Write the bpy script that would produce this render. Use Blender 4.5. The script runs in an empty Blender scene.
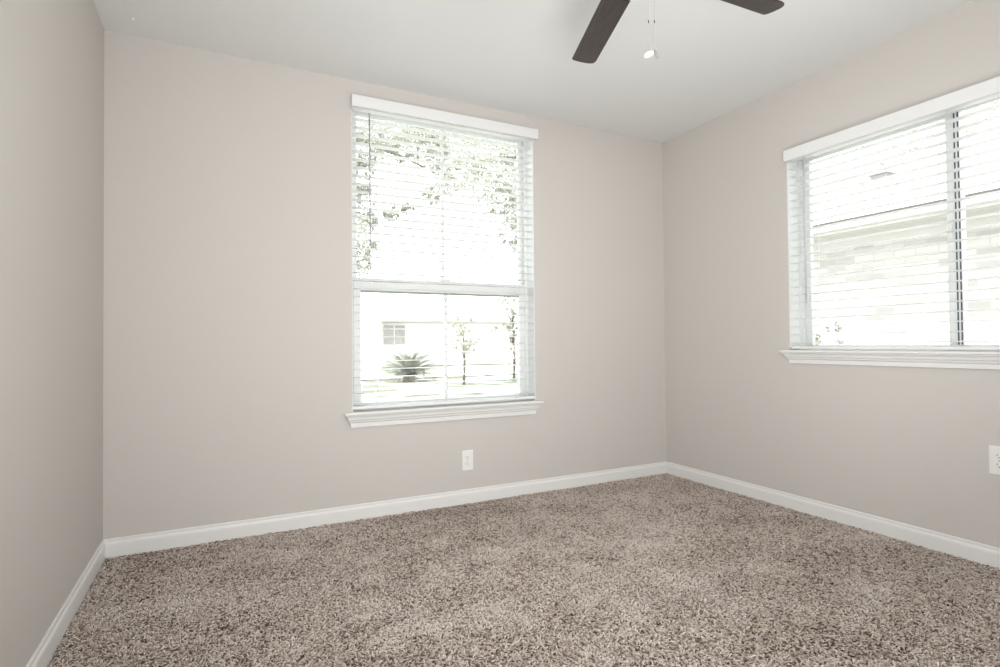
import bpy, bmesh, math, random
import numpy as np
from mathutils import Vector, Matrix

sc = bpy.context.scene
C = sc.collection
W, D, H = 3.4116, 3.50, 2.44          # room width, depth, height (left wall x=0, back wall y=0)
GZ = -0.25                             # level of the ground outside

# ------------------------------------------------------------------ camera
yaw, pitch, roll = 0.4678, 0.0168, -0.0090
f = Vector((math.sin(yaw)*math.cos(pitch), math.cos(yaw)*math.cos(pitch), math.sin(pitch)))
r0 = Vector((math.cos(yaw), -math.sin(yaw), 0)); u0 = r0.cross(f)
rr = math.cos(roll)*r0 + math.sin(roll)*u0
uu = -math.sin(roll)*r0 + math.cos(roll)*u0
cam_d = bpy.data.cameras.new('camera'); cam = bpy.data.objects.new('camera', cam_d); C.objects.link(cam)
m = Matrix((rr, uu, -f)).transposed().to_4x4(); m.translation = (0.4817, -3.0985, 0.9673)
cam.matrix_world = m
cam_d.sensor_width = 36; cam_d.lens = 36*553.41/1000; cam_d.clip_start = 0.02; cam_d.clip_end = 400
sc.camera = cam

# ------------------------------------------------------------------ world, sun, lamps, exposure
sc.view_settings.view_transform = 'Standard'; sc.view_settings.look = 'None'
sc.view_settings.gamma = 1.0; sc.view_settings.use_curve_mapping = False
sc.view_settings.exposure = 0.12
wd = bpy.data.worlds.new('sky'); sc.world = wd; wd.use_nodes = True
bg = wd.node_tree.nodes['Background']; bg.inputs[0].default_value = (0.93, 0.97, 1.0, 1); bg.inputs[1].default_value = 4.5
sun_d = bpy.data.lights.new('sun', 'SUN'); sun_d.energy = 10.0; sun_d.angle = 0.02; sun_d.color = (1, 0.96, 0.9)
sun = bpy.data.objects.new('sun', sun_d); C.objects.link(sun)
sun.rotation_euler = Vector((0.42, 0.42, -1.0)).to_track_quat('-Z', 'Y').to_euler()
def area(name, loc, to, sx, sy, watts, col=(1, 1, 1)):
    d = bpy.data.lights.new(name, 'AREA'); d.shape = 'RECTANGLE'; d.size = sx; d.size_y = sy
    d.energy = watts; d.color = col
    o = bpy.data.objects.new(name, d); C.objects.link(o); o.location = loc
    o.rotation_euler = (Vector(to)-Vector(loc)).to_track_quat('-Z', 'Y').to_euler()
    return o
area('rear_fill', (1.0, -3.42, 1.2), (2.95, 0, 1.2), 1.8, 1.9, 62, (0.99, 1.0, 1.0)).data.spread = math.radians(135)  # added soft fill from the rear; the room has no doorway there
area('ceiling_fill', (1.7, -2.4, 0.9), (1.8, -0.9, 2.44), 1.1, 1.1, 15.5, (0.99, 1.0, 1.0))  # added unseen fill panel aimed up to brighten the ceiling

# ------------------------------------------------------------------ materials
def mat(name, col, rough=0.6, spec=0.4, **kw):
    mm = bpy.data.materials.new(name); mm.use_nodes = True
    b = mm.node_tree.nodes['Principled BSDF']
    b.inputs['Base Color'].default_value = (*col, 1); b.inputs['Roughness'].default_value = rough
    b.inputs['Specular IOR Level'].default_value = spec
    for k, v in kw.items(): b.inputs[k.replace('_', ' ')].default_value = v
    return mm
def noise_bump(mm, scale, strength, dist=0.002, detail=3):
    nt = mm.node_tree; n = nt.nodes; l = nt.links
    tc = n.new('ShaderNodeTexCoord'); nz = n.new('ShaderNodeTexNoise'); bp = n.new('ShaderNodeBump')
    nz.inputs['Scale'].default_value = scale; nz.inputs['Detail'].default_value = detail
    bp.inputs['Strength'].default_value = strength; bp.inputs['Distance'].default_value = dist
    l.new(tc.outputs['Object'], nz.inputs['Vector']); l.new(nz.outputs['Fac'], bp.inputs['Height'])
    l.new(bp.outputs['Normal'], n['Principled BSDF'].inputs['Normal'])
    return mm
def noise_color(mm, scale, c1, c2, lo=0.35, hi=0.65, vscale=(1, 1, 1), detail=4):
    nt = mm.node_tree; n = nt.nodes; l = nt.links
    tc = n.new('ShaderNodeTexCoord'); mp = n.new('ShaderNodeMapping'); mp.inputs['Scale'].default_value = vscale
    nz = n.new('ShaderNodeTexNoise'); nz.inputs['Scale'].default_value = scale; nz.inputs['Detail'].default_value = detail
    cr = n.new('ShaderNodeValToRGB'); e = cr.color_ramp.elements
    e[0].position = lo; e[0].color = (*c1, 1); e[1].position = hi; e[1].color = (*c2, 1)
    l.new(tc.outputs['Object'], mp.inputs[0]); l.new(mp.outputs[0], nz.inputs['Vector'])
    l.new(nz.outputs['Fac'], cr.inputs[0]); l.new(cr.outputs[0], n['Principled BSDF'].inputs['Base Color'])
    return mm
M = {}
M['wall'] = noise_bump(mat('wall_paint', (0.610, 0.575, 0.542), 0.75, 0.25), 160, 0.22, 0.0015)
M['ceiling'] = noise_bump(mat('ceiling_paint', (0.80, 0.805, 0.79), 0.9, 0.1), 130, 0.25, 0.0015)
M['trim'] = mat('white_trim_paint', (0.80, 0.79, 0.775), 0.35, 0.45)
M['vinyl'] = mat('white_window_vinyl', (0.80, 0.81, 0.80), 0.4, 0.4)
M['blind'] = mat('white_blind_slat', (0.80, 0.80, 0.795), 0.45, 0.4)
M['cord'] = mat('blind_cord', (0.75, 0.75, 0.74), 0.8)
M['wand'] = mat('clear_grey_wand', (0.42, 0.42, 0.43), 0.25, 0.5)
M['plastic'] = mat('white_plastic', (0.84, 0.83, 0.81), 0.35, 0.5)
M['slot'] = mat('dark_slot', (0.05, 0.05, 0.05), 0.7)
M['gap'] = mat('dark_weatherstrip', (0.10, 0.105, 0.13), 0.7)
M['fan_metal'] = mat('dark_bronze_metal', (0.045, 0.038, 0.034), 0.4, 0.5, Metallic=0.6)
M['chain'] = mat('chain_metal', (0.5, 0.49, 0.47), 0.5, 0.4, Metallic=0.5)
M['backing'] = mat('carpet_backing', (0.10, 0.078, 0.065), 1.0, 0.0)
M['blade'] = noise_bump(noise_color(mat('dark_walnut_blade', (0.05, 0.04, 0.035), 0.33, 0.6), 9, (0.022, 0.015, 0.013), (0.048, 0.033, 0.029), 0.35, 0.65, (1, 14, 1)), 40, 0.05)
# glass: a thin pane, mostly clear with a surface reflection
def glass():
    mm = bpy.data.materials.new('window_glass'); mm.use_nodes = True
    nt = mm.node_tree; n = nt.nodes; l = nt.links
    n.remove(n['Principled BSDF'])
    t = n.new('ShaderNodeBsdfTransparent'); t.inputs[0].default_value = (0.96, 0.98, 0.97, 1)
    g = n.new('ShaderNodeBsdfGlossy'); g.inputs['Roughness'].default_value = 0.0
    fr = n.new('ShaderNodeFresnel'); fr.inputs['IOR'].default_value = 1.2
    mx = n.new('ShaderNodeMixShader')
    l.new(fr.outputs[0], mx.inputs[0]); l.new(t.outputs[0], mx.inputs[1]); l.new(g.outputs[0], mx.inputs[2])
    l.new(mx.outputs[0], n['Material Output'].inputs['Surface'])
    return mm
M['glass'] = glass()
M['glass_dark'] = mat('house_window_glass', (0.37, 0.36, 0.355), 0.3, 0.4)
M['grass'] = noise_color(mat('lawn_grass', (0.3, 0.35, 0.2), 0.9, 0.1), 0.9, (0.11, 0.12, 0.09), (0.42, 0.41, 0.37), 0.42, 0.54)
M['concrete'] = noise_color(mat('pale_concrete', (0.6, 0.6, 0.57), 0.9, 0.1), 3, (0.58, 0.57, 0.54), (0.68, 0.67, 0.64))
M['leaf'] = noise_color(mat('oak_leaf', (0.2, 0.25, 0.12), 0.55, 0.3), 2.5, (0.30, 0.305, 0.26), (0.41, 0.41, 0.36))
def translucent(mm, fac=.5):
    nt = mm.node_tree; n = nt.nodes; l = nt.links; p = n['Principled BSDF']
    tr = n.new('ShaderNodeBsdfTranslucent'); mx = n.new('ShaderNodeMixShader'); mx.inputs[0].default_value = fac
    if p.inputs['Base Color'].is_linked: l.new(p.inputs['Base Color'].links[0].from_socket, tr.inputs['Color'])
    l.new(p.outputs[0], mx.inputs[1]); l.new(tr.outputs[0], mx.inputs[2]); l.new(mx.outputs[0], n['Material Output'].inputs['Surface'])
translucent(M['leaf'])
M['frond'] = noise_color(mat('palm_frond', (0.12, 0.17, 0.08), 0.5, 0.3), 3, (0.20, 0.21, 0.175), (0.32, 0.33, 0.28))
M['bark'] = noise_color(mat('tree_bark', (0.2, 0.17, 0.14), 0.9, 0.1), 8, (0.13, 0.11, 0.09), (0.24, 0.21, 0.18), vscale=(1, 1, 0.3))
M['siding'] = mat('cream_siding', (0.82, 0.80, 0.77), 0.8, 0.2)
M['shingle'] = noise_color(mat('grey_shingle', (0.3, 0.29, 0.28), 0.9, 0.1), 6, (0.42, 0.40, 0.38), (0.55, 0.53, 0.50))
M['fascia'] = mat('shaded_fascia', (0.09, 0.085, 0.085), 0.7, 0.2)  # darkened to stand for the drip edge and gutter shadow
M['soffit'] = mat('soffit_board', (0.48, 0.47, 0.455), 0.8, 0.2)
M['vent'] = mat('roof_vent_metal', (0.24, 0.24, 0.245), 0.5, 0.4)
M['exterior'] = mat('exterior_brick_of_room', (0.5, 0.42, 0.36), 0.9, 0.1)
def brick():
    mm = mat('pale_brick', (0.6, 0.55, 0.5), 0.9, 0.1); nt = mm.node_tree; n = nt.nodes; l = nt.links
    tc = n.new('ShaderNodeTexCoord'); sp = n.new('ShaderNodeSeparateXYZ'); cb = n.new('ShaderNodeCombineXYZ')
    b = n.new('ShaderNodeTexBrick'); b.inputs['Scale'].default_value = 1.0
    b.inputs['Brick Width'].default_value = 0.21; b.inputs['Row Height'].default_value = 0.075
    b.inputs['Mortar Size'].default_value = 0.006; b.inputs['Bias'].default_value = -0.45
    b.inputs['Color1'].default_value = (0.46, 0.44, 0.425, 1); b.inputs['Color2'].default_value = (0.235, 0.22, 0.215, 1)
    b.inputs['Mortar'].default_value = (0.37, 0.355, 0.34, 1)
    l.new(tc.outputs['Object'], sp.inputs[0]); l.new(sp.outputs['Y'], cb.inputs['X']); l.new(sp.outputs['Z'], cb.inputs['Y'])
    l.new(cb.outputs[0], b.inputs['Vector']); l.new(b.outputs['Color'], n['Principled BSDF'].inputs['Base Color'])
    return mm
M['brick'] = brick()
def carpet_mat():
    mm = mat('carpet_yarn', (0.3, 0.25, 0.22), 0.95, 0.05); nt = mm.node_tree; n = nt.nodes; l = nt.links
    at = n.new('ShaderNodeAttribute'); at.attribute_name = 'tuft'
    cr = n.new('ShaderNodeValToRGB'); e = cr.color_ramp.elements
    e[0].position = 0.0; e[0].color = (0.14, 0.105, 0.085, 1); e[1].position = 1.0; e[1].color = (0.92, 0.84, 0.78, 1)
    k = e.new(0.35); k.color = (0.52, 0.425, 0.365, 1)
    k = e.new(0.70); k.color = (0.78, 0.675, 0.60, 1)
    l.new(at.outputs['Fac'], cr.inputs[0]); l.new(cr.outputs[0], n['Principled BSDF'].inputs['Base Color'])
    return mm
M['carpet'] = carpet_mat()

# ------------------------------------------------------------------ helpers
def finish(name, me, m, parent=None, smooth=False, bevel=0):
    o = bpy.data.objects.new(name, me); C.objects.link(o)
    if m: me.materials.append(m)
    if parent: o.parent = parent
    if smooth: me.polygons.foreach_set('use_smooth', [True]*len(me.polygons))
    if bevel:
        b = o.modifiers.new('bevel', 'BEVEL'); b.width = bevel; b.segments = 2; b.limit_method = 'ANGLE'
    return o
def box_bm(bm, x0, x1, y0, y1, z0, z1):
    v = [bm.verts.new(p) for p in ((x0,y0,z0),(x1,y0,z0),(x1,y1,z0),(x0,y1,z0),(x0,y0,z1),(x1,y0,z1),(x1,y1,z1),(x0,y1,z1))]
    for a in ((0,3,2,1),(4,5,6,7),(0,1,5,4),(1,2,6,5),(2,3,7,6),(3,0,4,7)): bm.faces.new([v[i] for i in a])
def bm_obj(name, bm, m, parent=None, smooth=False, bevel=0):
    me = bpy.data.meshes.new(name); bm.normal_update(); bm.to_mesh(me); bm.free()
    return finish(name, me, m, parent, smooth, bevel)
def boxes(name, bl, m, parent=None, bevel=0):
    bm = bmesh.new()
    for b in bl: box_bm(bm, *b)
    return bm_obj(name, bm, m, parent, bevel=bevel)
def tube_bm(bm, pts, rad, n=10, cap=True):
    pts = [Vector(p) for p in pts]; R = rad if isinstance(rad, (list, tuple)) else [rad]*len(pts)
    rings = []
    for i, p in enumerate(pts):
        d = (pts[min(i+1, len(pts)-1)]-pts[max(i-1, 0)]).normalized()
        a = d.cross(Vector((0, 0, 1)) if abs(d.z) < 0.9 else Vector((1, 0, 0))).normalized(); b = d.cross(a)
        rings.append([bm.verts.new(p+R[i]*(math.cos(t)*a+math.sin(t)*b)) for t in (2*math.pi*k/n for k in range(n))])
    for r1, r2 in zip(rings, rings[1:]):
        for k in range(n): bm.faces.new((r1[k], r2[k], r2[(k+1) % n], r1[(k+1) % n]))
    if cap:
        bm.faces.new(rings[0]); bm.faces.new(rings[-1][::-1])
    return bm
def lathe_bm(bm, prof, cx=0, cy=0, n=32):
    rings = [[bm.verts.new((cx+r*math.cos(2*math.pi*k/n), cy+r*math.sin(2*math.pi*k/n), z)) for k in range(n)] for r, z in prof]
    for r1, r2 in zip(rings, rings[1:]):
        for k in range(n): bm.faces.new((r1[k], r1[(k+1) % n], r2[(k+1) % n], r2[k]))
    bm.faces.new(rings[0][::-1]); bm.faces.new(rings[-1])
    return bm
def tag(o, label=None, cat=None, group=None, kind=None):
    if label: o['label'] = label
    if cat: o['category'] = cat
    if group: o['group'] = group
    if kind: o['kind'] = kind
    return o
def struct(o, label=None): return tag(o, label=label, kind='structure')
def empty(name, loc, label, cat, group=None):
    o = bpy.data.objects.new(name, None); C.objects.link(o); o.location = loc; o.empty_display_size = 0.1
    return tag(o, label, cat, group)

# window openings
A0, A1, AZ0, AZ1 = 1.132, 2.300, 0.570, 2.331      # opening in the back wall (x range, z range)
B0, B1, BZ0, BZ1 = -2.545, -1.003, 0.885, 2.044    # opening in the right wall (y range, z range)
TH = 0.16

# ------------------------------------------------------------------ room shell
def wall_with_hole(name, axis, lo, hi, z0, z1, h0, h1, hz0, hz1, pos, label):
    # wall slab standing on axis, thickness TH outward from pos, with one rectangular hole
    bl = [(lo, h0, z0, z1), (h1, hi, z0, z1), (h0, h1, z0, hz0), (h0, h1, hz1, z1)]
    if axis == 'x': bb = [(a, b, pos, pos+TH, c, d) for a, b, c, d in bl]
    else: bb = [(pos, pos+TH, a, b, c, d) for a, b, c, d in bl]
    bm = bmesh.new()
    for b in bb: box_bm(bm, *b)
    return struct(bm_obj(name, bm, M['wall']), label)
wall_with_hole('wall_back', 'x', -TH, W+TH, -0.15, H+0.1, A0, A1, AZ0, AZ1, 0.0, 'pale greige painted wall around the tall window')
wall_with_hole('wall_right', 'y', -D-TH, 0.0, -0.15, H+0.1, B0, B1, BZ0, BZ1, W, 'pale greige painted wall around the wide window')
struct(boxes('wall_left', [(-TH, 0, -D-TH, 0, -0.15, H+0.1)], M['wall']), 'plain greige painted wall at the left')
struct(boxes('wall_rear', [(0, W, -D-TH, -D, -0.15, H+0.1)], M['wall']), 'plain greige wall behind the viewpoint')
struct(boxes('ceiling', [(0, W, -D, 0, H, H+0.12)], M['ceiling']), 'white flat ceiling with fine texture')
struct(boxes('floor', [(0, W, -D, 0, -0.15, -0.0085)], M['backing']), 'floor under the carpet')
# roof over the room, outside, overhanging as an eave
struct(boxes('trim_3', [(-0.6, W+0.45, -D-0.6, 0.45, H+0.13, H+0.25)], M['soffit']), 'eave slab above the room')

# baseboards, one moulded length per wall
BP = [(0, 0.0833), (0.0045, 0.0833), (0.0065, 0.080), (0.0070, 0.070), (0.0105, 0.065), (0.0125, 0.060), (0.013, 0.052), (0.013, -0.008), (0, -0.008)]
def sweep(name, prof, fn0, fn1, m, parent=None, label=None):
    bm = bmesh.new()
    a = [bm.verts.new(fn0(t, z)) for t, z in prof]; b = [bm.verts.new(fn1(t, z)) for t, z in prof]
    k = len(prof)
    for i in range(k): bm.faces.new((a[i], a[(i+1) % k], b[(i+1) % k], b[i]))
    bm.faces.new(a[::-1]); bm.faces.new(b)
    bmesh.ops.recalc_face_normals(bm, faces=bm.faces)
    return bm_obj(name, bm, m, parent)
struct(sweep('baseboard_back', BP, lambda t, z: (t, -t, z), lambda t, z: (W-t, -t, z), M['trim']), 'white baseboard along the tall-window wall')
struct(sweep('baseboard_left', BP, lambda t, z: (t, -D+t, z), lambda t, z: (t, -t, z), M['trim']), 'white baseboard along the left wall')
struct(sweep('baseboard_right', BP, lambda t, z: (W-t, -t, z), lambda t, z: (W-t, -D+t, z), M['trim']), 'white baseboard along the wide-window wall')
struct(sweep('baseboard_rear', BP, lambda t, z: (W-t, -D+t, z), lambda t, z: (t, -D+t, z), M['trim']), 'white baseboard behind the viewpoint')

# ------------------------------------------------------------------ sills: stool and mitred moulded apron
SP = [(0, .022), (0, .006), (.050, .006), (.053, .002), (.053, -.006), (.046, -.009), (.045, -.014), (.038, -.018), (.034, -.026), (.032, -.036), (.026, -.042), (.024, -.050), (.016, -.056), (.015, -.080), (0, -.080)]
SP = [(t, z) for t, z in SP if not (t == 0 and z == .022)]
a = sweep('trim_1', SP, lambda t, z: (1.134-t, -t, z+.588), lambda t, z: (2.278+t, -t, z+.588), M['trim'])
struct(a, 'white moulded sill and apron under the tall window')
boxes('stool_board', [(A0, A1, 0.0, 0.085, .570, .594)], M['trim'], a, bevel=0)
b = sweep('trim_2', SP, lambda t, z: (W-t, -1.024+t, z*.87+.906), lambda t, z: (W-t, -2.524-t, z*.87+.906), M['trim'])
struct(b, 'white moulded sill and apron under the wide window')
boxes('stool_board', [(W, W+.085, B0, B1, .885, .912)], M['trim'], b)

# ------------------------------------------------------------------ window 1: single-hung
def frame_bl(x0, x1, z0, z1, y0, y1, l, r, b, t):
    return [(x0, x0+l, y0, y1, z0, z1), (x1-r, x1, y0, y1, z0, z1), (x0+l, x1-r, y0, y1, z0, z0+b), (x0+l, x1-r, y0, y1, z1-t, z1)]
w1 = boxes('window_1', frame_bl(A0, A1, .570, AZ1, .085, .15, .022, .022, .022, .014), M['vinyl'], bevel=.002)
struct(w1, 'tall single-hung white window')
us = boxes('upper_sash', frame_bl(1.156, 2.276, 1.283, 2.315, .113, .138, .028, .024, .05, .022), M['vinyl'], w1, bevel=.002)
boxes('pane', [(1.182, 2.254, .124, .128, 1.331, 2.296)], M['glass'], us)
boxes('muntin', [(1.709, 1.727, .121, .131, 1.333, 2.294)], M['vinyl'], us)
ls = boxes('lower_sash', frame_bl(1.156, 2.276, .594, 1.349, .086, .111, .043, .043, .036, .073), M['vinyl'], w1, bevel=.002)
boxes('pane', [(1.197, 2.235, .097, .101, .628, 1.278)], M['glass'], ls)
boxes('muntin', [(1.712, 1.732, .093, .105, .630, 1.276)], M['vinyl'], ls)
boxes('sash_strip', [(1.20, 2.232, .088, .096, 1.264, 1.276)], mat('greenish_rail_shade', (0.33, 0.36, 0.30), 0.6), ls)  # rail underside shade and glass reflection, painted as a greenish strip
boxes('jamb', [(A0, A0+.004, .0, .085, .594, AZ1), (A1-.004, A1, .0, .085, .594, AZ1), (A0+.004, A1-.004, .0, .085, AZ1-.004, AZ1)], M['vinyl'], w1)
boxes('sash_lock', [(1.69, 1.75, .078, .11, 1.349, 1.362)], M['vinyl'], ls, bevel=.003)

# ------------------------------------------------------------------ window 2: horizontal slider, in the right wall
def framey(y0, y1, z0, z1, x0, x1, l, r, b, t):
    return [(x0, x1, y0, y0+l, z0, z1), (x0, x1, y1-r, y1, z0, z1), (x0, x1, y0+l, y1-r, z0, z0+b), (x0, x1, y0+l, y1-r, z1-t, z1)]
w2 = boxes('window_2', framey(B0, B1, .885, BZ1, W+.085, W+.15, .022, .022, .03, .014), M['vinyl'], bevel=.002)
struct(w2, 'wide sliding white window')
s1 = boxes('fixed_sash', framey(-1.80, -1.027, .918, 2.028, W+.113, W+.138, .04, .036, .02, .022), M['vinyl'], w2, bevel=.002)
boxes('pane', [(W+.124, W+.128, -1.762, -1.061, .936, 2.008)], M['glass'], s1)
s2 = boxes('sliding_sash', framey(-2.522, -1.748, .918, 2.028, W+.086, W+.111, .04, .055, .02, .022), M['vinyl'], w2, bevel=.002)
boxes('pane', [(W+.097, W+.101, -2.484, -1.801, .936, 2.008)], M['glass'], s2)
boxes('sash_strip', [(W+.0845, W+.0865, -1.7875, -1.7815, .94, 2.006), (W+.0845, W+.0865, -1.8015, -1.7955, .94, 2.006)], M['gap'], s2)
boxes('jamb', [(W, W+.085, B0, B0+.004, .927, BZ1), (W, W+.085, B1-.004, B1, .927, BZ1), (W, W+.085, B0+.004, B1-.004, BZ1-.004, BZ1)], M['vinyl'], w2)
boxes('sash_latch', [(W+.076, W+.086, -1.772, -1.757, 1.43, 1.50)], M['vinyl'], s2, bevel=.002)

# ------------------------------------------------------------------ blinds
def make_blind(name, label, L, ztop, zbot, pitch, ladders, loc, rotz, wand_u, wand_z, tilt, T):
    """L = half of slat length; local x runs along the wall, local -y points into the room"""
    t = empty(name, loc, label, 'window blind'); t.rotation_euler = (0, 0, rotz)
    V, lip = ztop, .010; T = T-lip
    # valance: a front board with two returns to the wall
    boxes('valance', [(-T-lip, T+lip, -.058, -.048, V-.064, V), (-T-lip, -T, -.048, -.002, V-.064, V), (T, T+lip, -.048, -.002, V-.064, V)], M['blind'], t, bevel=.0015)
    hz = AZ1 if V > 2.2 else BZ1
    boxes('headrail', [(-L+.004, L-.004, .006, .056, hz-.040, hz-.002)], M['blind'], t)
    # slats: slightly bowed boards
    bm = bmesh.new(); z = zbot+.038; c, s = math.cos(tilt), math.sin(tilt)
    zs = []
    while z < hz-.052: zs.append(z); z += pitch
    for z in zs:
        prof = []
        for k in range(7):
            q = -1+2*k/6; prof.append((q*.0250, .0022*(1-q*q)))
        pr = [(y, h+.0014) for y, h in prof]+[(y, h-.0014) for y, h in prof[::-1]]
        va = [[bm.verts.new((x, .031+y*c-h*s, z+y*s+h*c)) for y, h in pr] for x in (-L+.003, L-.003)]
        n = len(pr)
        for k in range(n): bm.faces.new((va[0][k], va[0][(k+1) % n], va[1][(k+1) % n], va[1][k]))
        bm.faces.new(va[0][::-1]); bm.faces.new(va[1])
    bmesh.ops.recalc_face_normals(bm, faces=bm.faces)
    bm_obj('slats', bm, M['blind'], t)
    boxes('bottom_rail', [(-L+.003, L-.003, .006, .056, zbot, zbot+.017)], M['blind'], t, bevel=.003)
    for u in ladders:
        bm = bmesh.new()
        for y in (.0045, .0575): tube_bm(bm, [(u, y, zbot+.01), (u, y, hz-.04)], .0009, 6)
        for z in zs: tube_bm(bm, [(u, .0045, z-.003), (u, .0575, z-.003)], .0006, 5)
        bm_obj('ladder_cord', bm, M['cord'], t)
    bm = bmesh.new()
    tube_bm(bm, [(wand_u, -.012, wand_z[1]), (wand_u+.002, -.012, wand_z[0])], .0042, 8)
    tube_bm(bm, [(wand_u+.002, -.012, wand_z[0]+.0), (wand_u+.002, -.012, wand_z[0]-.03)], .0058, 8)
    tube_bm(bm, [(wand_u, .010, wand_z[1]+.012), (wand_u, -.012, wand_z[1])], .002, 6)
    w = bm_obj('tilt_wand', bm, M['wand'], t, smooth=True)
    return t, w
LA = (A1-A0)/2; LB = (B1-B0)/2
make_blind('window_blind', 'white slatted blind with a grey wand on the tall window facing the lawn', LA, 2.338, .604, .0455,
           [-LA+.14, LA-.14], ((A0+A1)/2, 0, 0), 0, -LA+.098, (1.55, 2.262), 0.0, .5915)
_, wv = make_blind('window_blind', 'white slatted blind on the wide window facing the brick house', LB, 2.050, .916, .0455,
           [LB-.115-.64*k for k in range(3)]+[-LB+.115], (W, (B0+B1)/2, 0), -math.pi/2, -LB+.112, (1.20, 1.985), 0.0, .750)
wv.data.materials[0] = mat('white_wand', (0.62, 0.63, 0.66), 0.35, 0.5)

# ------------------------------------------------------------------ outlets
def outlet(label, loc, rotz):
    t = empty('wall_outlet', loc, label, 'power outlet', 'white outlets low on the walls'); t.rotation_euler = (0, 0, rotz)
    boxes('cover_plate', [(-.0365, .0365, -.006, 0, -.0605, .0605)], M['plastic'], t, bevel=.003)
    for s in (-1, 1):
        bm = bmesh.new(); pts = []
        for k in range(24):
            a = 2*math.pi*k/24; pts.append((.0165*math.cos(a), max(-.0135, min(.0135, .0168*math.sin(a)))))
        lo = [bm.verts.new((x, -.0055, z+s*.0195)) for x, z in pts]; hi = [bm.verts.new((x, -.0085, z+s*.0195)) for x, z in pts]
        for k in range(24): bm.faces.new((lo[k], lo[(k+1) % 24], hi[(k+1) % 24], hi[k]))
        bm.faces.new(hi); bmesh.ops.recalc_face_normals(bm, faces=bm.faces)
        rc = bm_obj('receptacle', bm, M['plastic'], t)
        boxes('slot', [(-.0075, -.0055, -.0088, -.0080, s*.0195, s*.0195+.008), (.0055, .0075, -.0088, -.0080, s*.0195+.001, s*.0195+.007),
                       (-.002, .002, -.0088, -.0080, s*.0195-.009, s*.0195-.005)], M['slot'], rc)
    bm = bmesh.new(); tube_bm(bm, [(0, -.0058, 0), (0, -.0072, 0)], .0033, 12); bm_obj('screw', bm, M['chain'], t)
    return t
outlet('white double outlet under the tall window', (1.8175, 0, .2575), 0)
outlet('white double outlet at the right edge, under the wide window', (W, -1.958, .452), -math.pi/2)

# small white cap on the ceiling near the left corner
bm = bmesh.new(); lathe_bm(bm, [(.004, H-.006), (.0065, H-.004), (.0065, H)], .131, -.157, 16)
tag(bm_obj('screw_cap', bm, M['plastic'], smooth=True), 'tiny white cap on the ceiling by the far left corner', 'cap')

# ------------------------------------------------------------------ ceiling fan
HX, HY, BZ = 1.70, -1.704, 2.2145
fan = empty('ceiling_fan', (HX, HY, H), 'dark wood bladed ceiling fan with pull chains under the white ceiling', 'ceiling fan')
def flathe(name, prof, m, parent=fan):
    bm = bmesh.new(); lathe_bm(bm, [(r, z-H) for r, z in prof]); bmesh.ops.recalc_face_normals(bm, faces=bm.faces)
    return bm_obj(name, bm, m, parent, smooth=True)
flathe('canopy', [(.066, H), (.068, 2.425), (.055, 2.400), (.022, 2.392)], M['fan_metal'])
flathe('downrod', [(.012, 2.40), (.012, 2.30)], M['fan_metal'])
flathe('motor_housing', [(.03, 2.325), (.085, 2.315), (.118, 2.285), (.122, 2.245), (.105, 2.222), (.07, 2.214)], M['fan_metal'])
flathe('switch_housing', [(.055, 2.214), (.058, 2.19), (.058, 2.135), (.048, 2.118), (.012, 2.110)], M['fan_metal'])
for k in range(5):
    ang = math.radians(70.15-72*k+(-.3 if k == 1 else 0))
    bm = bmesh.new()
    # blade outline (radius, offset): slightly wider outwards, one corner tight and the other round
    out = [(.193, -.0505), (.193, .0505), (.643, .0515), (.650, .049), (.654, .042), (.656, .015), (.655, -.012), (.651, -.030), (.645, -.042), (.635, -.049), (.620, -.0525)]
    p12 = math.radians(10)
    def P(r, o, h): return (r, o*math.cos(p12)+h*math.sin(p12), o*math.sin(p12)-h*math.cos(p12))
    lo = [bm.verts.new(P(r, o, .003)) for r, o in out]; hi = [bm.verts.new(P(r, o, -.003)) for r, o in out]
    n = len(out)
    for i in range(n): bm.faces.new((lo[i], lo[(i+1) % n], hi[(i+1) % n], hi[i]))
    bm.faces.new(lo); bm.faces.new(hi[::-1]); bmesh.ops.recalc_face_normals(bm, faces=bm.faces)
    bl = bm_obj('blade', bm, M['blade'], fan, bevel=.0012)
    bl.location = (0, 0, BZ-H); bl.rotation_euler = (0, 0, ang)
    bm = bmesh.new()
    tube_bm(bm, [(.09, 0, .022), (.15, 0, .016), (.20, 0, .008), (.235, 0, .0045)], [.011, .010, .009, .007], 8)
    for s in (-1, 0, 1): tube_bm(bm, [(.20, 0, .009), (.245, s*.022, .006+s*.022*math.sin(p12)), (.285, s*.034, .0055+s*.034*math.sin(p12))], [.007, .006, .005], 8)
    bi = bm_obj('blade_iron', bm, M['fan_metal'], bl, smooth=True)
# two pull chains hanging from the switch housing
view = Vector((.8926, -.4509, 0))       # across the room's width as the housing's outlets sit
def chain(off, zend, parent=fan):
    x, y = off; bm = bmesh.new()
    z = 2.150
    tube_bm(bm, [(x*.9, y*.9, z-H), (x, y, z-.012-H), (x, y, zend-H)], .0005, 6)
    zz = z-.02
    while zz > zend:
        bmesh.ops.create_icosphere(bm, subdivisions=1, radius=.0009, matrix=Matrix.Translation((x, y, zz-H))); zz -= .006
    return bm_obj('pull_chain', bm, M['chain'], parent, smooth=True)
def bead(ch, x, y, z):
    bm = bmesh.new(); lathe_bm(bm, [(.001, z+.005-H), (.0018, z+.003-H), (.0018, z-.003-H), (.001, z-.005-H)], x, y, 12)
    bmesh.ops.recalc_face_normals(bm, faces=bm.faces)
    bm_obj('chain_coupling', bm, M['fan_metal'], ch, smooth=True)
ca = (view.x*.0365, view.y*.0365); cb = (view.x*.056, view.y*.056)
c1 = chain(ca, 1.915); bead(c1, *ca, 2.014)
c2 = chain(cb, 1.918); bead(c2, *cb, 2.014)
bm = bmesh.new()      # round white medallion, hanging tilted
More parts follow.
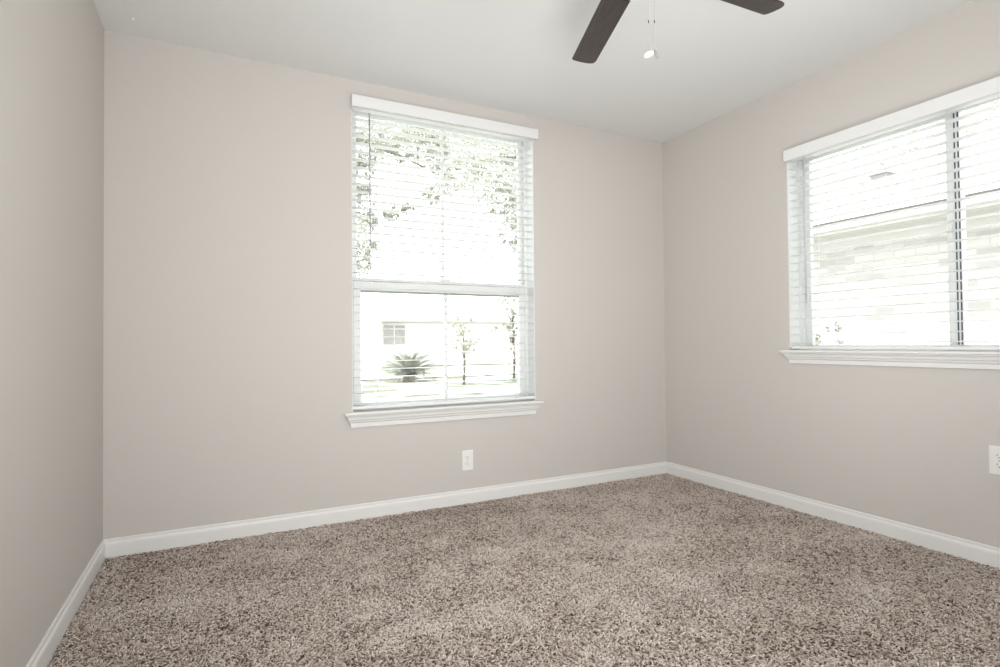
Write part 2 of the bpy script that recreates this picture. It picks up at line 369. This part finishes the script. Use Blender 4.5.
bmesh.ops.create_uvsphere(bm, u_segments=20, v_segments=10, radius=1, matrix=Matrix.Translation((ca[0], ca[1], 1.905-H)) @ Matrix.Rotation(math.radians(-27), 4, 'Z') @ Matrix.Rotation(math.radians(-15), 4, 'Y') @ Matrix.Rotation(math.radians(-10), 4, 'X') @ Matrix.Diagonal((.0165, .0165, .005, 1)))
tag(bm_obj('chain_pendant', bm, M['plastic'], c1, smooth=True), 'white disc pendant')
bm = bmesh.new()
tube_bm(bm, [(cb[0], cb[1], 1.921-H), (cb[0]+.003, cb[1], 1.911-H), (cb[0]+.009, cb[1], 1.895-H)], [.0015, .004, .0035], 10)
tag(bm_obj('chain_pendant', bm, mat('pendant_metal', (0.25, 0.24, 0.24), 0.5, 0.4), c2, smooth=True), 'small grey metal pendant')

# ------------------------------------------------------------------ carpet pile
def carpet():
    rng = np.random.default_rng(7)
    P = []
    for (y0, y1, pitch) in ((-2.55, -.014, .0066), (-D+.014, -2.55, .0095)):
        xs = np.arange(.016, W-.014, pitch); ys = np.arange(y0, y1, pitch)
        gx, gy = np.meshgrid(xs, ys); q = np.stack([gx.ravel(), gy.ravel()], 1)
        q += rng.uniform(-.5, .5, q.shape)*pitch; P.append(q)
    P = np.concatenate(P); N = len(P)
    P[:, 0] = np.clip(P[:, 0], .0155, W-.0155); P[:, 1] = np.clip(P[:, 1], -D+.0155, -.0155)
    # smooth random fields: pile height and scuffing, leaning-pile sheen painted into colour
    def field(sc, seed, n=24):
        g = np.random.default_rng(seed); F = np.zeros(N)
        for _ in range(n):
            a = g.uniform(0, 2*np.pi); k = sc*g.uniform(.5, 1.6); F += np.sin((P[:, 0]*np.cos(a)+P[:, 1]*np.sin(a))*k+g.uniform(0, 6.28))
        return F/np.sqrt(n/2)
    big = field(6.0, 3); mid = field(17.0, 5); fine = field(60.0, 9)
    wear_sheen = big*.45+mid*.75+fine*.35
    th = rng.uniform(0, 2*np.pi, N)
    dirv = np.stack([np.cos(th), np.sin(th)], 1); side = np.stack([-dirv[:, 1], dirv[:, 0]], 1)
    ln = rng.uniform(.011, .021, N); hh = rng.uniform(.0035, .010, N)*(1+.12*np.clip(wear_sheen, -1.5, 1.5)); bend = rng.uniform(-.004, .004, N)
    rad = rng.uniform(.0019, .0028, N)
    K = 4; S = 3
    t = np.array([0, .4, .75, 1.0]); V = np.zeros((N, K, S, 3), np.float32)
    for k in range(K):
        tt = t[k]
        cx = P+dirv*(ln*(tt**1.2)*.9-ln*.3)[:, None]+side*(bend*np.sin(tt*np.pi))[:, None]
        cz = -.0075+hh*(np.sin(tt*np.pi*.62)/.93)
        rk = rad*(1.0, 1.05, .95, .55)[k]
        for s in range(S):
            a = 2*np.pi*s/S+tt*1.2
            V[:, k, s, 0] = cx[:, 0]+side[:, 0]*rk*np.cos(a)
            V[:, k, s, 1] = cx[:, 1]+side[:, 1]*rk*np.cos(a)
            V[:, k, s, 2] = cz+rk*np.sin(a)*1.0+.0008
    V[..., 0] = np.clip(V[..., 0], .0132, W-.0132); V[..., 1] = np.clip(V[..., 1], -D+.0132, -.0132)
    base = (np.arange(N)*K*S)[:, None]
    fl = []
    for k in range(K-1):
        for s in range(S):
            s2 = (s+1) % S; fl.append([k*S+s, k*S+s2, (k+1)*S+s2, (k+1)*S+s])
    F = (base[:, :, None]+np.array(fl, np.int32)[None]).reshape(-1, 4)
    me = bpy.data.meshes.new('carpet_pile')
    me.vertices.add(N*K*S); me.vertices.foreach_set('co', V.reshape(-1))
    me.loops.add(F.size); me.loops.foreach_set('vertex_index', F.astype(np.int32).reshape(-1))
    me.polygons.add(len(F)); me.polygons.foreach_set('loop_start', (np.arange(len(F))*4).astype(np.int32))
    me.polygons.foreach_set('use_smooth', np.ones(len(F), bool))
    me.update()
    pale = np.zeros(N)          # pale spots: scuffs plus the sheen of leaning pile, put into tuft colour
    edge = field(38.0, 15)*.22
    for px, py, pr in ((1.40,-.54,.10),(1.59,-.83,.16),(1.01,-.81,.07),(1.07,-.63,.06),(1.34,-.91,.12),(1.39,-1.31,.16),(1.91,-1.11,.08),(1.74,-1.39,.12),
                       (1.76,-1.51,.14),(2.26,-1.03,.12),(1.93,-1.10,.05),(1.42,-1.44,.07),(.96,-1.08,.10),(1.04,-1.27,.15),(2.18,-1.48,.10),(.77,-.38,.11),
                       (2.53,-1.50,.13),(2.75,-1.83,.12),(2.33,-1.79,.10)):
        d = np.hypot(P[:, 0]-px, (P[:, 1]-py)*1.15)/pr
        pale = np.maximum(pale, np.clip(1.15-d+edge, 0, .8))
    c = np.where(rng.random(N) < .23, rng.normal(.16, .12, N), rng.normal(.66, .17, N))+wear_sheen*.07+pale*.24
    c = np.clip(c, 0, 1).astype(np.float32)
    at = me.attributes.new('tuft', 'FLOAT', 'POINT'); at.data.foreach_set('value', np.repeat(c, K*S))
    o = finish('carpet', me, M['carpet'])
    tag(o, 'brown and beige flecked cut-pile carpet covering the floor', 'carpet', kind='stuff')
carpet()

# ------------------------------------------------------------------ outdoors
def ground_grid(name, x0, x1, y0, y1, z, n, amp, m, label):
    bm = bmesh.new(); random.seed(4); vs = []
    for j in range(n+1):
        row = []
        for i in range(n+1):
            x = x0+(x1-x0)*i/n; y = y0+(y1-y0)*j/n
            row.append(bm.verts.new((x, y, z+amp*(math.sin(x*.7)*math.cos(y*.5)))))
        vs.append(row)
    for j in range(n):
        for i in range(n): bm.faces.new((vs[j][i], vs[j][i+1], vs[j+1][i+1], vs[j+1][i]))
    return struct(bm_obj(name, bm, m, smooth=True), label)
ground_grid('ground', -40, 60, -20, 80, GZ, 40, .02, M['grass'], 'lawn outside the windows')
struct(boxes('road', [(-40, 60, 15.2, 19.5, GZ-.05, GZ+.035)], M['concrete']), 'pale street beyond the lawn')
struct(boxes('path', [(W+.9, W+2.6, -8, 3.0, GZ-.05, GZ+.03)], M['concrete']), 'concrete strip between the houses')

def leaf_mesh(name, cl, size, m, parent, seed, flat=1.0, shape=(1, .45)):
    """cl: (x, y, z, radius, count); many small pointed leaves in loose clumps"""
    g = np.random.default_rng(seed); V = []
    for x, y, z, r, n in cl:
        # clumps inside clusters
        q = g.normal(0, 1, (max(3, n//14), 3)); q /= np.maximum(1, np.linalg.norm(q, axis=1))[:, None]/1.0
        q = q*r*np.array([1, 1, flat])
        c = q[g.integers(0, len(q), n)]+g.normal(0, r*.13, (n, 3))+np.array([x, y, z])
        d = g.normal(0, 1, (n, 3)); d /= np.linalg.norm(d, axis=1)[:, None]
        e = np.cross(d, g.normal(0, 1, (n, 3))); e /= np.linalg.norm(e, axis=1)[:, None]
        s = (size*g.uniform(.6, 1.3, n))[:, None]
        V.append(np.stack([c-d*s*shape[0], c+e*s*shape[1], c+d*s*shape[0], c-e*s*shape[1]], 1))
    V = np.concatenate(V).reshape(-1, 3); n = len(V)//4
    me = bpy.data.meshes.new(name)
    me.from_pydata(V.tolist(), [], [(4*i, 4*i+1, 4*i+2, 4*i+3) for i in range(n)])
    return finish(name, me, m, parent)
def tree(name, loc, label, trunk, branches, clusters, leaf, seed, cat='tree'):
    t = empty(name, loc, label, cat); o = Vector(loc)
    bm = bmesh.new()
    tube_bm(bm, [Vector(p)-o for p in trunk[0]], trunk[1], 12); bm_obj('trunk', bm, M['bark'], t, smooth=True)
    for pts, rad in branches:
        bm = bmesh.new(); tube_bm(bm, [Vector(p)-o for p in pts], rad, 8); bm_obj('branch', bm, M['bark'], t, smooth=True)
    leaf_mesh('foliage', [(x-o.x, y-o.y, z-o.z, r, n) for x, y, z, r, n in clusters], leaf, M['leaf'], t, seed)
    return t
cl = [(2.50,6.20,2.34,0.25),(2.49,6.00,2.75,0.30),(2.53,6.30,3.32,0.30),(2.50,6.10,3.72,0.28),(2.48,5.80,4.09,0.30),(2.73,6.00,4.35,0.30),
      (3.06,6.40,4.63,0.35),(3.54,6.80,4.97,0.35),(3.72,6.20,4.67,0.35),(3.21,6.00,4.29,0.20),(3.96,6.60,4.47,0.30),(4.14,6.30,4.31,0.30),
      (3.37,6.10,3.31,0.10),(3.06,6.00,3.15,0.12),(3.71,6.70,5.26,0.35),(4.12,6.50,4.96,0.35),(3.81,6.10,3.58,0.15),(2.75,6.1,3.05,.10)]
more = [(1.6,6.4,4.6,.8),(0.4,6.8,5.2,1.0),(-.8,6.5,4.9,1.1),(-.2,7.6,6.0,1.2),(1.2,7.4,5.9,1.0),(1.9,6.2,3.4,.45),(2.3,7.2,6.4,1.0),(1.3,6.2,3.9,.6)]
tree('oak_tree', (-.6, 6.8, GZ), 'large leafy tree whose limbs hang across the upper left of the tall window',
     ([(-.6,6.8,GZ-.1),(-.62,6.8,.6),(-.5,6.8,2.0),(-.4,6.8,3.4)], [.34,.27,.24,.20]),
     [([(-.4,6.8,3.2),(.6,6.6,3.9),(1.6,6.3,4.3),(2.6,6.1,4.35),(3.3,6.1,4.18),(4.0,6.2,3.98)], [.14,.11,.075,.05,.026,.010]),
      ([(1.4,6.3,4.2),(1.9,6.2,3.9),(2.3,6.1,3.4),(2.45,6.1,2.8),(2.50,6.2,2.3)], [.05,.035,.026,.018,.008]),
      ([(2.2,6.1,3.25),(2.8,6.1,3.05),(3.2,6.1,3.18),(3.7,6.1,3.52),(4.05,6.2,3.75)], [.022,.016,.012,.010,.005]),
      ([(-.4,6.8,3.2),(.6,7.0,4.8),(2.0,6.9,5.4),(3.6,6.8,5.5)], [.12,.09,.06,.02])],
     [(*c, int(2600*c[3])) for c in cl]+[(*c, int(1500*c[3])) for c in more], .036, 11)
cr = [(5.95,9.90,6.16,0.52),(6.10,8.99,5.64,0.52),(6.97,9.64,6.11,0.52),(7.34,9.25,5.78,0.52),(5.86,9.38,5.23,0.43),(6.21,8.99,4.92,0.47),
      (7.18,9.77,5.39,0.52),(7.25,8.86,4.90,0.45),(5.29,9.12,4.71,0.26),(6.82,9.38,4.60,0.43),(7.12,8.99,4.23,0.39),(7.23,9.51,3.83,0.33),(7.18,8.99,3.41,0.20),(5.88,10.03,6.70,0.45),(6.88,10.03,6.61,0.45)]
mo2 = [(8.44,9.51,6.08,1.17),(9.74,9.90,6.73,1.43),(11.30,9.77,6.99,1.56),(10.52,10.81,8.03,1.56),(8.83,10.03,7.38,1.30),(8.31,9.25,4.78,0.78)]
tree('oak_tree', (11.04,9.90,GZ), 'large leafy tree whose foliage hangs across the upper right of the tall window',
     ([(11.04,9.90,GZ-.1),(11.01,9.90,0.62),(10.84,9.90,2.57),(10.78,9.90,4.65)], [.32,.26,.22,.18]),
     [([(10.78,9.90,4.39),(9.48,9.64,5.43),(8.05,9.38,5.82),(6.75,9.38,5.69),(5.71,9.25,5.30)], [.13,.09,.055,.03,.010]),
      ([(8.96,9.51,5.56),(7.92,9.25,4.91),(7.27,9.12,4.39),(7.16,9.12,3.48)], [.05,.035,.02,.006])],
     [(*c, int(2000*c[3])) for c in cr]+[(*c, int(1150*c[3])) for c in mo2], .045, 12)

# sago palm on the lawn
def palm(loc, label):
    t = empty('sago_palm', loc, label, 'palm'); random.seed(21)
    bm = bmesh.new(); lathe_bm(bm, [(.20, -.05), (.22, .08), (.20, .18), (.10, .26)], n=14); bmesh.ops.recalc_face_normals(bm, faces=bm.faces)
    bm_obj('trunk', bm, M['bark'], t, smooth=True)
    bm = bmesh.new()
    def leaflet(p, q, w):
        p, q = Vector(p), Vector(q); d = (q-p); s = d.cross(Vector((0, 0, 1))).normalized()*w
        m_ = p+d*.45+Vector((0, 0, .01))
        a, b_, c_, e = (bm.verts.new(x) for x in (p, m_+s, q, m_-s)); bm.faces.new((a, b_, c_, e))
    for ring, (n, el, ln) in enumerate(((11, 82, .62), (13, 62, .76), (16, 42, .92), (18, 22, 1.08), (18, 6, 1.12))):
        for k in range(n):
            a = 2*math.pi*(k+random.random()*.6)/n; e = math.radians(el+random.uniform(-7, 7)); L = 1.35*ln*random.uniform(.85, 1.08)
            pts = []; x = z = 0; ee = e
            for i in range(9):
                pts.append(Vector((x*math.cos(a), x*math.sin(a), .22+z))); x += L/8*math.cos(ee); z += L/8*math.sin(ee); ee -= .10
            tube_bm(bm, pts, [.009*(1-i/10) for i in range(9)], 4)
            for i in range(1, 9):
                for h in (0, .33, .66):
                    c = pts[i-1].lerp(pts[i], h); d = (pts[i]-pts[i-1]).normalized(); sd = d.cross(Vector((0, 0, 1))).normalized()
                    if sd.length < .1: continue
                    l = .17*math.sin(min(1, (i+h)/8.5+.12)*math.pi*.86)+.03
                    for s in (-1, 1): leaflet(c, c+sd*s*l*.8+d*l*.6+Vector((0, 0, l*.25)), .013)
    bm_obj('fronds', bm, M['frond'], t)
palm((5.76, 13.7, GZ), 'round sago palm on the lawn, seen through the lower left of the tall window')
# mulch ring round the palm
bm = bmesh.new(); g = random.Random(5)
ring = [bm.verts.new((5.7+(1.0+.15*g.random())*math.cos(a), 13.4+(.9+.15*g.random())*math.sin(a), GZ+.035)) for a in (2*math.pi*k/26 for k in range(26))]
low = [bm.verts.new((v.co.x*1.0+(v.co.x-5.7)*.08, v.co.y+(v.co.y-13.4)*.08, GZ-.04)) for v in ring]
for k in range(26): bm.faces.new((low[k], low[(k+1) % 26], ring[(k+1) % 26], ring[k]))
bm.faces.new(ring); bmesh.ops.recalc_face_normals(bm, faces=bm.faces)
struct(bm_obj('flower_bed', bm, noise_color(mat('mulch', (0.2, 0.17, 0.14), 0.95), 14, (0.16, 0.14, 0.12), (0.40, 0.37, 0.33))), 'mulch bed under the sago palm')

def small_tree(loc, h, label, seed, spread, n, name='young_tree'):
    g = random.Random(seed); t = empty(name, loc, label, 'tree'); bm = bmesh.new()
    tube_bm(bm, [(0, 0, -.05), (.03, 0, h*.35), (-.02, 0, h*.7), (0, 0, h*.95)], [.05, .035, .02, .008], 8)
    bm_obj('trunk', bm, M['bark'], t, smooth=True)
    cs = []
    for k in range(n):
        a = g.uniform(0, 6.28); rr_ = g.uniform(.1, 1)*spread; z = h*g.uniform(.45, 1.0)
        q = (rr_*math.cos(a), rr_*math.sin(a), z); cs.append((*q, .22, 60))
        bm = bmesh.new(); tube_bm(bm, [(0, 0, z*.7), (q[0]*.5, q[1]*.5, z*.88), q], [.014, .010, .004], 5); bm_obj('branch', bm, M['bark'], t, smooth=True)
    leaf_mesh('foliage', cs, .045, M['leaf'], t, seed)
small_tree((6.9, 12.0, GZ), 2.1, 'slim young tree on the lawn right of the sago palm', 31, .45, 14)
small_tree((8.9, 12.6, GZ), 2.6, 'spreading young tree seen at the lower right of the tall window', 33, .75, 22)

struct(boxes('kerb', [(-40, 60, 15.05, 15.2, GZ-.05, GZ+.06)], noise_color(mat('weathered_kerb', (0.2, 0.2, 0.19), 0.9, 0.1), 2, (0.09, 0.09, 0.085), (0.28, 0.27, 0.26))), 'grey kerb along the pale street')
# house across the street
hs = empty('far_house', (5.0, 24, GZ), 'pale low house beyond the sago palm', 'house')
def hb(name, bl, m, parent): return boxes(name, [(x0-5, x1-5, y0-24, y1-24, z0-GZ, z1-GZ) for x0, x1, y0, y1, z0, z1 in bl], m, parent)
hb('wall', [(-6, 7.6, 24.0, 31, GZ-.1, 2.15), (7.6, 16, 26.0, 31, GZ-.1, 2.15)], M['siding'], hs)
w = hb('window', [(8.15, 9.45, 25.93, 26.0, .85, 2.02)], M['trim'], hs)
hb('pane', [(8.22, 8.77, 25.90, 25.94, .92, 1.95), (8.83, 9.38, 25.90, 25.94, .92, 1.95)], M['glass_dark'], w)
def prism(name, x0, x1, y0, y1, z0, zr, m, parent, o=(0, 0, 0), axis='x'):
    bm = bmesh.new()
    if axis == 'x':
        ym = (y0+y1)/2; V = [(x0,y0,z0),(x1,y0,z0),(x1,y1,z0),(x0,y1,z0),(x0,ym,zr),(x1,ym,zr)]; Fs = [(0,1,5,4),(2,3,4,5),(0,4,3),(1,2,5),(0,3,2,1)]
    else:
        xm = (x0+x1)/2; V = [(x0,y0,z0),(x1,y0,z0),(x1,y1,z0),(x0,y1,z0),(xm,y0,zr),(xm,y1,zr)]; Fs = [(3,0,4,5),(1,2,5,4),(0,1,4),(2,3,5),(0,3,2,1)]
    vs = [bm.verts.new((a-o[0], b-o[1], c-o[2])) for a, b, c in V]
    for q in Fs: bm.faces.new([vs[i] for i in q])
    bmesh.ops.recalc_face_normals(bm, faces=bm.faces)
    return bm_obj(name, bm, m, parent)
prism('roof', -6.5, 16.5, 23.4, 31.6, 2.15, 3.6, M['siding'], hs, (5, 24, GZ))
hb('fascia', [(-6.5, 8.0, 23.35, 23.41, 2.08, 2.24), (8.0, 16.5, 25.45, 25.5, 2.05, 2.18)], M['soffit'], hs)

# neighbouring brick house beyond the wide window
NX = 7.0
nb = empty('brick_house', (NX, 0, GZ), 'pale brick house with overhanging eave outside the wide window', 'house')
def nbx(name, bl, m, parent): return boxes(name, [(x0-NX, x1-NX, y0, y1, z0-GZ, z1-GZ) for x0, x1, y0, y1, z0, z1 in bl], m, parent)
nbx('brick_wall', [(NX, NX+6, -9, 2.6, GZ-.1, 2.20)], M['brick'], nb)
nbx('frieze_board', [(NX-.03, NX, -9, 2.6, 2.04, 2.20)], M['soffit'], nb)
nbx('soffit', [(NX-.42, NX+.02, -9.4, 3.0, 2.19, 2.21), (NX-.44, NX-.42, -9.4, 3.0, 2.19, 2.255)], M['soffit'], nb)
nbx('fascia', [(NX-.45, NX-.42, -9.4, 3.0, 2.255, 2.282)], M['fascia'], nb)
prism('roof', NX-.44, NX+6.4, -9.4, 3.0, 2.282, 3.75, M['shingle'], nb, (NX, 0, GZ), axis='y')
bm = bmesh.new(); tube_bm(bm, [(1.1, 1.27, 2.8-GZ), (1.1, 1.27, 3.24-GZ)], .04, 12); bm_obj('vent_pipe', bm, M['vent'], nb)
nbx('roof_vent', [(NX+1.0, NX+1.2, .92, 1.10, 2.88, 3.08), (NX+.96, NX+1.24, .88, 1.14, 3.08, 3.10)], M['vent'], nb)
nbx('roof_flashing', [(NX+.7, NX+.74, .95, 1.35, 2.76, 2.80)], M['vent'], nb)
# shrub by the brick wall
sh = empty('flowering_shrub', (6.0, .42, GZ), 'small dark shrub outside the lower left corner of the wide window', 'shrub')
bm = bmesh.new()
for k in range(7):
    a = k*.9; tube_bm(bm, [(0, 0, -.02), (.07*math.cos(a), .07*math.sin(a), .6), (.17*math.cos(a), .17*math.sin(a), 1.15)], [.014, .010, .004], 6)
bm_obj('stem', bm, M['bark'], sh)
leaf_mesh('foliage', [(.0, .0, 1.25, .12, 70), (-.05, .08, 1.05, .15, 90), (.05, -.1, .95, .15, 90), (0, 0, .7, .2, 110)], .03, M['frond'], sh, 41)
# tree behind the brick house, over its roof
tree('broad_tree', (15.5, 3.4, GZ), 'leafy tree rising behind the roof of the brick house',
     ([(15.5,3.4,GZ-.1),(15.4,3.4,2.5),(15.5,3.4,4.2)], [.3,.22,.15]),
     [([(15.4,3.4,3.6),(14.8,2.6,4.8),(14.3,1.6,5.6)], [.10,.07,.02]), ([(15.4,3.4,3.6),(15.7,4.3,4.8),(15.5,5.2,5.6)], [.10,.07,.02])],
     [(15.5,3.4,5.6,1.1,900),(14.7,2.2,5.5,.9,700),(15.4,4.7,5.4,.9,600),(14.6,.9,5.9,.7,400),(15.6,3.2,6.6,.8,500)], .06, 13)
